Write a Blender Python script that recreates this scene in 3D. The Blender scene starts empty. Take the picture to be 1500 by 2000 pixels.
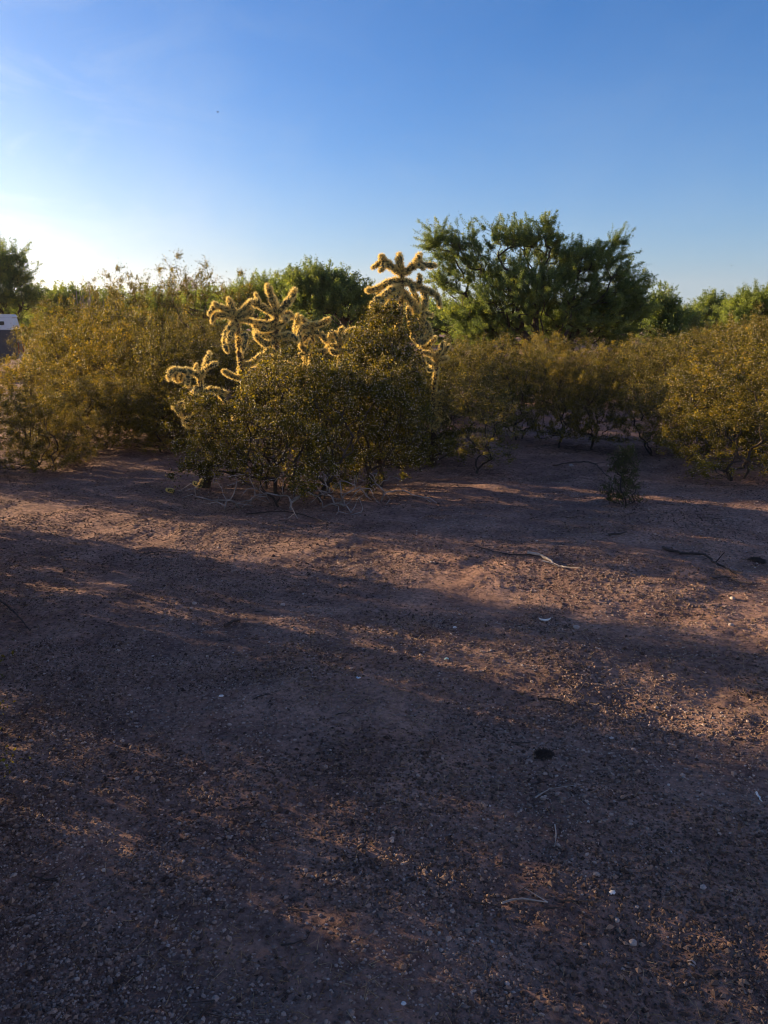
import bpy, math, random
import numpy as np
from mathutils import Vector

# ------------------------------------------------------------------ camera
S = bpy.context.scene
COL = S.collection
F = 1570.0; PITCH = math.radians(13.54); EYE = 1.6
cam_d = bpy.data.cameras.new('camera'); cam = bpy.data.objects.new('camera', cam_d); COL.objects.link(cam)
cam_d.sensor_fit = 'VERTICAL'; cam_d.sensor_height = 24.0; cam_d.lens = 24.0 * F / 2000.0
cam_d.clip_start = 0.05; cam_d.clip_end = 9000
cam.location = (0, 0, EYE); cam.rotation_euler = (math.pi / 2 - PITCH, 0, 0)
S.camera = cam
# ------------------------------------------------------------------ world, sun
SUN_AZ = math.radians(63)      # left of the view direction
SUN_EL = math.radians(11.5)
W = bpy.data.worlds.new('World'); S.world = W; W.use_nodes = True
wn = W.node_tree.nodes; wl = W.node_tree.links
bg = wn['Background']
sky = wn.new('ShaderNodeTexSky'); sky.sky_type = 'NISHITA'; sky.sun_disc = False
sky.sun_elevation = SUN_EL; sky.sun_rotation = -SUN_AZ
sky.air_density = 1.0; sky.dust_density = 0.8; sky.ozone_density = 4.0; sky.altitude = 700
bg.inputs['Strength'].default_value = 0.061
def wmath(op, a, b=None, c=None, clamp=False):
    n = wn.new('ShaderNodeMath'); n.operation = op; n.use_clamp = clamp
    for i, v in enumerate((a, b, c)):
        if v is None: continue
        if hasattr(v, 'links'): wl.new(v, n.inputs[i])
        else: n.inputs[i].default_value = v
    return n.outputs[0]
hs = wn.new('ShaderNodeHueSaturation'); hs.inputs['Saturation'].default_value = 1.0; hs.inputs['Value'].default_value = 1.0
wmul = wn.new('ShaderNodeMix'); wmul.data_type = 'RGBA'; wmul.blend_type = 'MULTIPLY'; wmul.inputs[0].default_value = 1.0
wl.new(sky.outputs[0], wmul.inputs[6]); wmul.inputs[7].default_value = (.20, .69, 1.06, 1); wl.new(wmul.outputs[2], hs.inputs['Color'])
wtc = wn.new('ShaderNodeTexCoord'); wsep = wn.new('ShaderNodeSeparateXYZ'); wl.new(wtc.outputs['Generated'], wsep.inputs[0])
wz = wmath('MAXIMUM', wsep.outputs[2], 0.0)
# dust haze low over the horizon, brightest towards the sun
wdot = wn.new('ShaderNodeVectorMath'); wdot.operation = 'DOT_PRODUCT'; wl.new(wtc.outputs['Generated'], wdot.inputs[0])
wdot.inputs[1].default_value = (-math.sin(SUN_AZ), math.cos(SUN_AZ), 0.0)
near_sun = wmath('POWER', wmath('MAXIMUM', wdot.outputs['Value'], 0.0), 5.0)
wno = wn.new('ShaderNodeTexNoise'); wno.inputs['Scale'].default_value = 3.0; wno.inputs['Distortion'].default_value = 1.2; wno.inputs['Detail'].default_value = 5; wno.inputs['Roughness'].default_value = .5
wl.new(wtc.outputs['Generated'], wno.inputs['Vector'])
wob = wmath('MULTIPLY_ADD', wno.outputs['Fac'], 0.9, 0.55)
scale_h = wmath('MULTIPLY', wmath('MULTIPLY_ADD', near_sun, 0.075, 0.105), wob)
hz = wmath('EXPONENT', wmath('MULTIPLY', wmath('DIVIDE', wz, scale_h), -1.0))
hz = wmath('MULTIPLY', hz, 0.92, clamp=True)
wn2 = wn.new('ShaderNodeTexNoise'); wn2.inputs['Scale'].default_value = 5.5; wn2.inputs['Detail'].default_value = 6; wn2.inputs['Distortion'].default_value = .8; wn2.inputs['Roughness'].default_value = .6
wmp = wn.new('ShaderNodeMapping'); wmp.inputs['Scale'].default_value = (1, 1, 2.6); wl.new(wtc.outputs['Generated'], wmp.inputs[0]); wl.new(wmp.outputs[0], wn2.inputs['Vector'])
wisp = wmath('MULTIPLY', wmath('SUBTRACT', wn2.outputs['Fac'], 0.47, clamp=True), wmath('MULTIPLY_ADD', near_sun, 2.4, 0.12))
hz = wmath('ADD', hz, wisp, clamp=True)
hcol = wn.new('ShaderNodeMix'); hcol.data_type = 'RGBA'; hcol.clamp_factor = True
hcol.inputs[6].default_value = (3.0, 3.7, 4.2, 1); hcol.inputs[7].default_value = (17.0, 15.5, 12.0, 1); wl.new(near_sun, hcol.inputs[0])
wmix = wn.new('ShaderNodeMix'); wmix.data_type = 'RGBA'
wl.new(hz, wmix.inputs[0]); wl.new(hs.outputs[0], wmix.inputs[6]); wl.new(hcol.outputs[2], wmix.inputs[7])
# added warm fill in the unseen sky opposite the sun, brightening camera-facing sides
anti = wmath('MULTIPLY', wmath('MAXIMUM', wmath('MULTIPLY', wdot.outputs['Value'], -1.0), 0.0), wmath('EXPONENT', wmath('DIVIDE', wz, -0.5)))
wadd = wn.new('ShaderNodeMix'); wadd.data_type = 'RGBA'; wadd.blend_type = 'ADD'; wadd.clamp_factor = False; wadd.clamp_result = False
wl.new(anti, wadd.inputs[0]); wl.new(wmix.outputs[2], wadd.inputs[6]); wadd.inputs[7].default_value = (5.2, 3.6, 2.5, 1)
wl.new(wadd.outputs[2], bg.inputs['Color'])
sd = bpy.data.lights.new('sun', 'SUN'); sun = bpy.data.objects.new('sun', sd); COL.objects.link(sun)
sd.energy = 5.0; sd.angle = math.radians(0.6); sd.color = (1.0, 0.71, 0.41)
sdir = Vector((-math.sin(SUN_AZ) * math.cos(SUN_EL), math.cos(SUN_AZ) * math.cos(SUN_EL), math.sin(SUN_EL)))
sun.rotation_euler = sdir.to_track_quat('Z', 'Y').to_euler()
sun.location = (-20, 15, 12)
HAZE = 0.00017
S.view_settings.view_transform = 'Standard'; S.view_settings.look = 'None'
S.view_settings.exposure = 1.6; S.view_settings.gamma = 1.0
S.render.engine = 'CYCLES'
S.cycles.filter_width = 1.0; S.cycles.max_bounces = 8; S.cycles.transparent_max_bounces = 8

# ------------------------------------------------------------------ helpers
def pt(px, py, Y):
    """world point seen at photo pixel (px, py) at depth Y"""
    u = -(py - 1000) / F
    fw = math.cos(PITCH) + u * math.sin(PITCH); zw = -math.sin(PITCH) + u * math.cos(PITCH)
    k = Y / fw
    return np.array([(px - 750) / F * k, Y, EYE + zw * k])
def gp(px, py):
    u = -(py - 1000) / F
    fw = math.cos(PITCH) + u * math.sin(PITCH); zw = -math.sin(PITCH) + u * math.cos(PITCH)
    k = -EYE / zw
    return np.array([(px - 750) / F * k, fw * k, 0.0])

def _hash(ix, iy, seed):
    h = (ix.astype(np.int64) * 374761393 + iy.astype(np.int64) * 668265263 + seed * 1442695041) & 0xffffffff
    h = ((h ^ (h >> 13)) * 1274126177) & 0xffffffff
    return ((h ^ (h >> 16)) & 0xffffff) / float(0xffffff)
def vnoise(x, y, seed=0):
    ix = np.floor(x); iy = np.floor(y); fx = x - ix; fy = y - iy
    fx = fx * fx * (3 - 2 * fx); fy = fy * fy * (3 - 2 * fy)
    a = _hash(ix, iy, seed); b = _hash(ix + 1, iy, seed); c = _hash(ix, iy + 1, seed); d = _hash(ix + 1, iy + 1, seed)
    return (a + (b - a) * fx) * (1 - fy) + (c + (d - c) * fx) * fy - 0.5
def fbm(x, y, seed=0, oct=4):
    v = 0; a = 1.0
    for k in range(oct):
        v = v + a * vnoise(x, y, seed + k * 17); x = x * 2.03 + 3.1; y = y * 2.03 - 1.7; a *= 0.5
    return v
def ground_z(x, y):
    x = np.asarray(x, float); y = np.asarray(y, float)
    r = np.hypot(x, y); near = np.clip(1.4 - r / 14.0, 0, 1)
    z = 0.10 * fbm(x * 0.33, y * 0.33, 5, 2) * np.clip(r / 4, 0.3, 1) + 0.05 * fbm(x * 1.3, y * 1.3, 9, 3)
    z = z + near * (0.018 * fbm(x * 6, y * 6, 21, 2) + 0.011 * np.abs(fbm(x * 17, y * 17, 25, 3)))
    return z - 0.01
def gz(x, y): return float(ground_z(np.array([x]), np.array([y]))[0])

class MB:
    def __init__(s): s.v = []; s.f = []; s.r = []; s.n = 0
    def add(s, v, f, rnd=0.5):
        v = np.asarray(v, float).reshape(-1, 3); f = np.asarray(f, np.int64)
        s.v.append(v); s.f.append(f + s.n); s.n += len(v)
        s.r.append(np.full(len(v), rnd) if np.isscalar(rnd) else np.asarray(rnd, float))
    def mesh(s, name, smooth=False):
        me = bpy.data.meshes.new(name)
        V = np.concatenate(s.v).astype(np.float32)
        me.vertices.add(len(V)); me.vertices.foreach_set('co', V.ravel())
        loops = np.concatenate([f.ravel() for f in s.f]).astype(np.int32)
        tot = np.concatenate([np.full(len(f), f.shape[1]) for f in s.f])
        start = np.concatenate([[0], np.cumsum(tot)[:-1]]).astype(np.int32)
        me.loops.add(len(loops)); me.loops.foreach_set('vertex_index', loops)
        me.polygons.add(len(tot)); me.polygons.foreach_set('loop_start', start)
        me.polygons.foreach_set('use_smooth', np.full(len(tot), smooth))
        at = me.attributes.new('rnd', 'FLOAT', 'POINT'); at.data.foreach_set('value', np.concatenate(s.r).astype(np.float32))
        me.update(calc_edges=True)
        return me
    def build(s, name, mat, parent=None, smooth=False, kind=None):
        me = s.mesh(name, smooth); me.materials.append(mat)
        o = bpy.data.objects.new(name, me); COL.objects.link(o)
        if parent: o.parent = parent
        if kind: o['kind'] = kind
        return o
def tag(o, label=None, cat=None, group=None, kind=None):
    if label: o['label'] = label
    if cat: o['category'] = cat
    if group: o['group'] = group
    if kind: o['kind'] = kind
    return o
def empty(name, loc=(0, 0, 0), rz=0.0):
    o = bpy.data.objects.new(name, None); COL.objects.link(o); o.empty_display_size = 0.1
    o.location = loc; o.rotation_euler = (0, 0, rz); return o
def copy_tree(o, parent=None):
    c = o.copy(); COL.objects.link(c); c.parent = parent
    for ch in [x for x in COL.objects if x.parent == o]: copy_tree(ch, c)
    return c
def norm(a): return a / np.maximum(np.linalg.norm(a, axis=-1, keepdims=True), 1e-9)

def tubes(mb, P0, P1, R0, R1, sides=4, rnd=None):
    """one tapered prism per edge, all at once"""
    P0 = np.asarray(P0, float); P1 = np.asarray(P1, float); n = len(P0)
    if n == 0: return
    d = norm(P1 - P0); up = np.where(np.abs(d[:, 2:3]) > 0.9, [[1., 0, 0]], [[0, 0, 1.]])
    a = norm(np.cross(d, up)); b = np.cross(d, a)
    ang = np.arange(sides) * 2 * math.pi / sides
    ca = np.cos(ang)[None, :, None]; sa = np.sin(ang)[None, :, None]
    ring = a[:, None] * ca + b[:, None] * sa
    A = P0[:, None] + ring * np.asarray(R0)[:, None, None]
    B = P1[:, None] + ring * np.asarray(R1)[:, None, None]
    V = np.concatenate([A, B], 1).reshape(-1, 3)
    i = np.arange(sides); j = (i + 1) % sides
    q = np.stack([i, j, j + sides, i + sides], 1)
    Fc = (np.arange(n) * 2 * sides)[:, None, None] + q[None]
    mb.add(V, Fc.reshape(-1, 4), np.repeat(rnd if rnd is not None else np.full(n, .5), 2 * sides))

def sweep(mb, path, rad, sides=8, rnd=0.5, cap=True, bump=0.0, rng=None):
    """a continuous tube along a path"""
    path = np.asarray(path, float); rad = np.asarray(rad, float); n = len(path)
    T = norm(np.gradient(path, axis=0)); up = np.array([0., 0, 1]) if abs(T[0][2]) < .9 else np.array([1., 0, 0])
    a = np.cross(T[0], up); a /= np.linalg.norm(a); V = []
    for k in range(n):
        a = a - T[k] * a.dot(T[k]); a /= np.linalg.norm(a); b = np.cross(T[k], a)
        for s_ in range(sides):
            th = 2 * math.pi * (s_ + 0.5 * (k % 2) * (bump > 0)) / sides
            r = rad[k] * (1 + (bump * (rng.random() - .5) if bump else 0))
            V.append(path[k] + (a * math.cos(th) + b * math.sin(th)) * r)
    Fc = [[k * sides + s_, k * sides + (s_ + 1) % sides, (k + 1) * sides + (s_ + 1) % sides, (k + 1) * sides + s_]
          for k in range(n - 1) for s_ in range(sides)]
    base = mb.n
    mb.add(V, Fc, rnd)
    if cap:
        i = np.arange(sides); j = (i + 1) % sides
        for k, c in ((0, path[0]), (n - 1, path[-1])):
            ring = np.asarray(V[k * sides:(k + 1) * sides])
            mb.add(np.vstack([ring, [c + T[k] * rad[k] * (0.5 if k else -0.5)]]), np.stack([i, j, np.full(sides, sides)], 1), rnd)

def resample(pts, step):
    """Catmull-Rom through pts, returned at about even spacing"""
    P = np.asarray(pts, float)
    if len(P) == 2: P = np.array([P[0], (P[0] + P[1]) / 2, P[1]])
    Q = np.vstack([2 * P[0] - P[1], P, 2 * P[-1] - P[-2]]); out = []
    for i in range(1, len(Q) - 2):
        n = max(2, int(np.linalg.norm(Q[i + 1] - Q[i]) / step))
        t = np.linspace(0, 1, n, endpoint=False)[:, None]
        out.append(0.5 * (2 * Q[i] + (Q[i + 1] - Q[i - 1]) * t + (2 * Q[i - 1] - 5 * Q[i] + 4 * Q[i + 1] - Q[i + 2]) * t**2
                          + (-Q[i - 1] + 3 * Q[i] - 3 * Q[i + 1] + Q[i + 2]) * t**3))
    out.append(P[-1:]); return np.concatenate(out)

def grow(bases, targets, rng, seg=0.08, wpath=0.35, jit=0.12, rtip=0.0016, expo=0.45):
    """woody skeleton: every target joins the nearest wood already grown; radius from the tips it carries"""
    N = [np.array(b, float) for b in bases]; par = [-1] * len(N); plen = [0.0] * len(N)
    c = np.mean(bases, 0); T = np.asarray(targets, float)
    T = T[np.argsort(np.linalg.norm(T - c, axis=1))]
    arr = np.zeros((len(T) * 40 + 10, 3)); pl = np.zeros(len(arr)); n = len(N)
    arr[:n] = N
    tips = []
    for t in T:
        d = np.linalg.norm(arr[:n] - t, axis=1); k = int(np.argmin(d + wpath * pl[:n]))
        L = d[k]; m = max(1, min(30, int(L / seg)))
        p0 = arr[k].copy(); dirp = (p0 - arr[par[k]]) if par[k] >= 0 else np.array([(t - c)[0] * .35, (t - c)[1] * .35, L])
        dirp = dirp / max(np.linalg.norm(dirp), 1e-6)
        ctl = p0 + dirp * L * 0.4; prev = k
        for i in range(1, m + 1):
            s_ = i / m; p = (1 - s_)**2 * p0 + 2 * s_ * (1 - s_) * ctl + s_**2 * t
            if i < m: p = p + rng.normal(size=3) * jit * seg
            arr[n] = p; pl[n] = pl[prev] + np.linalg.norm(p - arr[prev]); par.append(prev); prev = n; n += 1
        tips.append(prev)
    cnt = np.zeros(n); cnt[tips] += 1
    for i in range(n - 1, -1, -1):
        if par[i] >= 0: cnt[par[i]] += cnt[i]
    return arr[:n].copy(), np.array(par), rtip * np.maximum(cnt, 1)**expo, np.array(tips)

def leaves(mb, C, rng, L=(0.014, 0.02), Wd=0.55, droop=0.0, D=None, rnd=None):
    """one small folded diamond per centre"""
    n = len(C); d = norm(rng.normal(size=(n, 3)) + (0 if D is None else D)) ; d[:, 2] -= droop; d = norm(d)
    s_ = norm(np.cross(d, rng.normal(size=(n, 3)))); nn = np.cross(d, s_)
    ln = rng.uniform(L[0], L[1], n)[:, None]; w = ln * Wd * .5
    A = C - d * ln * .5; B = C + s_ * w + nn * w * .25; E = C + d * ln * .5; G = C - s_ * w + nn * w * .25
    V = np.stack([A, B, E, G], 1).reshape(-1, 3)
    mb.add(V, np.arange(4 * n).reshape(n, 4), np.repeat(rng.random(n) if rnd is None else rnd, 4))

_t = (1 + 5**.5) / 2
ICO_V = norm(np.array([(-1, _t, 0), (1, _t, 0), (-1, -_t, 0), (1, -_t, 0), (0, -1, _t), (0, 1, _t), (0, -1, -_t), (0, 1, -_t), (_t, 0, -1), (_t, 0, 1), (-_t, 0, -1), (-_t, 0, 1)], float))
ICO_F = np.array([(0, 11, 5), (0, 5, 1), (0, 1, 7), (0, 7, 10), (0, 10, 11), (1, 5, 9), (5, 11, 4), (11, 10, 2), (10, 7, 6), (7, 1, 8), (3, 9, 4), (3, 4, 2), (3, 2, 6), (3, 6, 8), (3, 8, 9), (4, 9, 5), (2, 4, 11), (6, 2, 10), (8, 6, 7), (9, 8, 1)])
OCT_V = np.array([(1, 0, 0), (-1, 0, 0), (0, 1, 0), (0, -1, 0), (0, 0, 1), (0, 0, -1)], float)
OCT_F = np.array([(0, 2, 4), (2, 1, 4), (1, 3, 4), (3, 0, 4), (2, 0, 5), (1, 2, 5), (3, 1, 5), (0, 3, 5)])
def blobs(mb, C, R, rng, jitter=0.25, flat=0.7, base='ico', rnd=None):
    V0, F0 = (ICO_V, ICO_F) if base == 'ico' else (OCT_V, OCT_F)
    n = len(C); k = len(V0)
    sc = np.asarray(R)[:, None, None] * rng.uniform(1 - jitter, 1 + jitter, (n, k, 1))
    th = rng.uniform(0, 6.283, n); el = rng.uniform(.75, 1.3, n)
    x = V0[None, :, 0] * el[:, None]; y = V0[None, :, 1] / el[:, None]
    V = np.stack([x * np.cos(th)[:, None] - y * np.sin(th)[:, None], x * np.sin(th)[:, None] + y * np.cos(th)[:, None],
                  np.broadcast_to(V0[None, :, 2] * flat, x.shape)], 2) * sc + np.asarray(C)[:, None]
    Fc = (np.arange(n) * k)[:, None, None] + F0[None]
    mb.add(V.reshape(-1, 3), Fc.reshape(-1, 3), np.repeat(rng.random(n) if rnd is None else rnd, k))

# ------------------------------------------------------------------ materials
def mat(name): 
    m = bpy.data.materials.new(name); m.use_nodes = True; nt = m.node_tree
    return m, nt, nt.nodes['Principled BSDF'], nt.nodes['Material Output']
def ramp(nt, fac, stops):
    r = nt.nodes.new('ShaderNodeValToRGB'); e = r.color_ramp.elements
    while len(e) < len(stops): e.new(0.5)
    for q, (p, c) in zip(e, stops): q.position = p; q.color = (*c, 1)
    nt.links.new(fac, r.inputs[0]); return r.outputs[0]
def noise(nt, scale, detail=4, rough=.55, vec=None):
    t = nt.nodes.new('ShaderNodeTexNoise'); t.inputs['Scale'].default_value = scale
    t.inputs['Detail'].default_value = detail; t.inputs['Roughness'].default_value = rough
    if vec is None: vec = nt.nodes.new('ShaderNodeTexCoord').outputs['Object']
    nt.links.new(vec, t.inputs['Vector']); return t.outputs['Fac']
def mixc(nt, fac, a, b, mode='MIX'):
    m = nt.nodes.new('ShaderNodeMix'); m.data_type = 'RGBA'; m.blend_type = mode
    for s_, v in ((0, fac), (6, a), (7, b)):
        if hasattr(v, 'links'): nt.links.new(v, m.inputs[s_])
        else: m.inputs[s_].default_value = v if s_ == 0 else (*v, 1)
    return m.outputs[2]
def bump(nt, h, dist, strength=1.0):
    b = nt.nodes.new('ShaderNodeBump'); b.inputs['Distance'].default_value = dist; b.inputs['Strength'].default_value = strength
    nt.links.new(h, b.inputs['Height']); return b.outputs[0]
def attr(nt, name='rnd'):
    a = nt.nodes.new('ShaderNodeAttribute'); a.attribute_name = name; return a.outputs['Fac']
def leaf_mat(name, stops, trans=0.4, rough=0.5, tint=(1.2, 1.25, .6), spec=.4, vary=0.0):
    m, nt, p, out = mat(name); c = ramp(nt, attr(nt), stops)
    oi = nt.nodes.new('ShaderNodeObjectInfo'); c = mixc(nt, vary, c, ramp(nt, oi.outputs['Random'], [(0, (.80, .84, .85)), (.5, (1, 1, 1)), (1, (1.32, 1.22, 1.0))]), 'MULTIPLY')
    nt.links.new(c, p.inputs['Base Color']); p.inputs['Roughness'].default_value = rough
    p.inputs['Specular IOR Level'].default_value = spec
    tr = nt.nodes.new('ShaderNodeBsdfTranslucent'); tc = mixc(nt, 1.0, c, tint, 'MULTIPLY'); nt.links.new(tc, tr.inputs[0])
    mx = nt.nodes.new('ShaderNodeMixShader'); mx.inputs[0].default_value = trans
    nt.links.new(p.outputs[0], mx.inputs[1]); nt.links.new(tr.outputs[0], mx.inputs[2]); nt.links.new(mx.outputs[0], out.inputs[0])
    return m
def plain(name, stops, rough=.8, scale=20, bumpd=0.0, bs=60, spec=.3, use_rnd=False, metal=0):
    m, nt, p, out = mat(name)
    c = ramp(nt, attr(nt) if use_rnd else noise(nt, scale), stops); nt.links.new(c, p.inputs['Base Color'])
    p.inputs['Roughness'].default_value = rough; p.inputs['Specular IOR Level'].default_value = spec; p.inputs['Metallic'].default_value = metal
    if bumpd: nt.links.new(bump(nt, noise(nt, bs, 5), bumpd), p.inputs['Normal'])
    return m

M = {}
M['creosote'] = leaf_mat('creosote_leaf', [(0, (.032, .034, .007)), (.45, (.080, .076, .012)), (.8, (.25, .215, .026)), (1, (.50, .38, .06))], .42, .42, (1.55, 1.35, .35), .30, 1.0)
M['fluff'] = leaf_mat('creosote_seed', [(0, (.42, .37, .27)), (1, (.70, .64, .52))], .35, .9, (1, 1, 1), .1)
M['twig'] = plain('creosote_twig', [(.3, (.035, .026, .02)), (.6, (.065, .05, .04)), (.8, (.13, .105, .085))], .85, 9, .002, 80)
M['dead'] = plain('dead_wood', [(.3, (.20, .17, .14)), (.6, (.38, .33, .28)), (.8, (.52, .46, .40))], .8, 12, .002, 90)
M['greytwig'] = plain('grey_twig', [(.3, (.10, .09, .08)), (.5, (.27, .24, .21)), (.7, (.48, .43, .38))], .8, 7, .002, 90)
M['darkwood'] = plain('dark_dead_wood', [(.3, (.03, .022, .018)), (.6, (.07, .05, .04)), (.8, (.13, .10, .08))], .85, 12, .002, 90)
M['bark'] = plain('mesquite_bark', [(.3, (.035, .027, .022)), (.7, (.08, .06, .048))], .9, 8, .01, 30)
M['mesquite'] = leaf_mat('mesquite_leaf', [(0, (.06, .095, .04)), (.5, (.14, .19, .065)), (.8, (.23, .27, .07)), (1, (.46, .42, .06))], .45, .5, (1.4, 1.4, .5))
M['far_leaf'] = leaf_mat('far_tree_leaf', [(0, (.09, .125, .04)), (.5, (.18, .23, .06)), (1, (.30, .35, .08))], .48, .5, (1.4, 1.4, .5))
M['cholla'] = plain('cholla_skin', [(.3, (.045, .055, .028)), (.6, (.08, .085, .04)), (.8, (.12, .11, .055))], .7, 40, .003, 120)
M['cholla_trunk'] = plain('cholla_bark', [(.3, (.03, .022, .015)), (.7, (.09, .065, .04))], .9, 30, .004, 100)
M['spine'] = leaf_mat('cholla_spine', [(0, (.82, .66, .22)), (.5, (.88, .78, .32)), (1, (.92, .87, .48))], .35, .5, (1.05, .9, .7))
M['pebble'] = plain('pebble', [(0, (.10, .072, .058)), (.4, (.20, .145, .115)), (.8, (.30, .225, .18)), (.975, (.38, .30, .245)), (1, (.46, .40, .34))], .8, 10, .001, 300, .08, True)
M['crumb'] = plain('dark_crumb', [(0, (.045, .031, .024)), (.6, (.14, .092, .067)), (1, (.28, .19, .135))], .9, 10, 0, 60, .2, True)
M['straw'] = leaf_mat('dry_straw', [(0, (.16, .10, .05)), (.6, (.32, .22, .11)), (1, (.50, .38, .22))], .3, .7, (1, .95, .8), .2)
M['stone'] = plain('pale_stone', [(.3, (.28, .23, .20)), (.7, (.44, .37, .32))], .75, 30, .002, 90)
M['bone'] = plain('bleached_bone', [(.3, (.62, .58, .50)), (.7, (.78, .74, .68))], .6, 30, .001, 90)
M['litter'] = plain('pale_plastic', [(.3, (.62, .70, .74)), (.7, (.75, .82, .84))], .4, 30, .001, 50)
M['litter_green'] = plain('green_plastic', [(.3, (.40, .60, .50)), (.7, (.52, .72, .60))], .4, 30, .001, 50)

def dirt_mat():
    m, nt, p, out = mat('desert_dirt')
    big = noise(nt, .55, 4); mid = noise(nt, 3.2, 6, .6); fine = noise(nt, 38, 8, .7); grit = noise(nt, 160, 4, .7)
    c1 = ramp(nt, mid, [(.3, (.19, .122, .098)), (.5, (.30, .20, .155)), (.7, (.42, .29, .22))])
    c2 = ramp(nt, fine, [(.35, (.45, .42, .42)), (.5, (.9, .9, .9)), (.68, (1.35, 1.3, 1.28))])
    c = mixc(nt, 1.0, c1, c2, 'MULTIPLY')
    c = mixc(nt, 1.0, c, ramp(nt, big, [(.35, (.72, .70, .72)), (.65, (1.1, 1.0, .95))]), 'MULTIPLY')
    nt.links.new(c, p.inputs['Base Color']); p.inputs['Roughness'].default_value = .95; p.inputs['Specular IOR Level'].default_value = .15
    b1 = nt.nodes.new('ShaderNodeBump'); b1.inputs['Distance'].default_value = .012; nt.links.new(fine, b1.inputs['Height'])
    b2 = nt.nodes.new('ShaderNodeBump'); b2.inputs['Distance'].default_value = .004; nt.links.new(grit, b2.inputs['Height']); nt.links.new(b1.outputs[0], b2.inputs['Normal'])
    nt.links.new(b2.outputs[0], p.inputs['Normal'])
    return m
M['dirt'] = dirt_mat()

# ------------------------------------------------------------------ ground: one graded sheet
def graded(lo, hi, step, far, g=1.12):
    a = list(np.arange(lo, hi, step)); d = step; x = a[-1]
    while x < far: d *= g; x += d; a.append(x)
    d = step; x = a[0]; pre = []
    while x > -far: d *= g; x -= d; pre.append(x)
    return np.array(pre[::-1] + a)
def graded2(cuts, far, g=1.12):
    a = []
    for lo, hi, st in cuts: a += list(np.arange(lo, hi - st * .5, st))
    x = cuts[-1][1]; d = cuts[-1][2]; a.append(x)
    while x < far: d *= g; x += d; a.append(x)
    x = cuts[0][0]; d = cuts[0][2]; pre = []
    while x > -far: d *= g; x -= d; pre.append(x)
    return np.array(pre[::-1] + a)
gx = graded2([(-6, -2, .03), (-2, 2, .013), (2, 6, .03)], 2600); gy = graded2([(.9, 4, .013), (4, 11, .028)], 2600)
X, Y = np.meshgrid(gx, gy); Z = ground_z(X, Y)
Z = Z * np.clip(1.2 - np.hypot(X, Y) / 200, 0, 1)
nx, ny = len(gx), len(gy)
idx = np.arange(nx * ny).reshape(ny, nx)
mb = MB(); mb.add(np.stack([X, Y, Z], 2).reshape(-1, 3), np.stack([idx[:-1, :-1], idx[:-1, 1:], idx[1:, 1:], idx[1:, :-1]], 2).reshape(-1, 4))
o = mb.build('ground', M['dirt'], smooth=True); tag(o, kind='structure')

# far hills
M['hill'] = plain('far_hill_rock', [(.3, (.10, .085, .08)), (.7, (.17, .14, .12))], .95, .02, 2, .03)
def hill(peaks, Y, width, depth):
    n = 90; k = 14; xs = np.linspace(peaks[0][0] - width, peaks[-1][0] + width, n); V = []
    for j in range(k):
        w = 1 - abs(j / (k - 1) * 2 - 1)
        for i, x in enumerate(xs):
            h = max([ph * math.exp(-((x - pc) / pw)**2) for pc, pw, ph in peaks])
            h *= w**.7 * (1 + .45 * float(fbm(np.array([x * .012]), np.array([j * .9]), 3, 4)[0]))
            V.append((x, Y + (j / (k - 1) - .5) * depth, h - 2))
    I = np.arange(n * k).reshape(k, n); m_ = MB()
    m_.add(V, np.stack([I[:-1, :-1], I[:-1, 1:], I[1:, 1:], I[1:, :-1]], 2).reshape(-1, 4)); return m_
x0 = pt(372, 600, 1500)[0]; x1 = pt(300, 600, 1500)[0]
o = hill([(x1 - 60, 110, 38), (x1 + 20, 60, 52), (x0, 28, 82)], 1500, 240, 300).build('hill', M['hill'], smooth=True); tag(o, kind='structure')

# ------------------------------------------------------------------ creosote bushes
def crown_pts(rng, n, rx, ry, z0, z1, ns=16, sl=1.0):
    """targets inside a wide vase-shaped crown, denser near its rim"""
    th = rng.uniform(0, 2 * math.pi, n); u = rng.random(n)**.62; h = rng.random(n)**.85
    k = 1 + .22 * np.sin(th * 3 + rng.uniform(0, 6)) + .16 * np.sin(th * 5 + rng.uniform(0, 6))
    prof = np.sqrt(np.clip(1 - ((h - .45) / .62)**2, .04, 1))
    top_ = 1 + .20 * np.sin(th * 4 + rng.uniform(0, 6)) * u + rng.normal(size=n) * .06
    P = np.stack([np.cos(th) * u * rx * k * prof, np.sin(th) * u * ry * k * prof, z0 + (z1 - z0) * h * top_], 1)
    # sprigs that stand clear of the crown
    a = rng.uniform(0, 6.283, ns); r = np.sqrt(rng.random(ns)) * .8; L = sl * rng.uniform(.12, .34, ns) * (z1 - z0); out = []
    for i in range(ns):
        b = np.array([math.cos(a[i]) * r[i] * rx, math.sin(a[i]) * r[i] * ry, z0 + (z1 - z0) * (1.0 - .25 * r[i]**2)])
        d = np.array([math.cos(a[i]) * r[i] * .5, math.sin(a[i]) * r[i] * .5, 1.0])
        out += [b + d * L[i] * t for t in (.2, .6, 1.0)]
    return np.vstack([P, np.array(out)])
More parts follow.
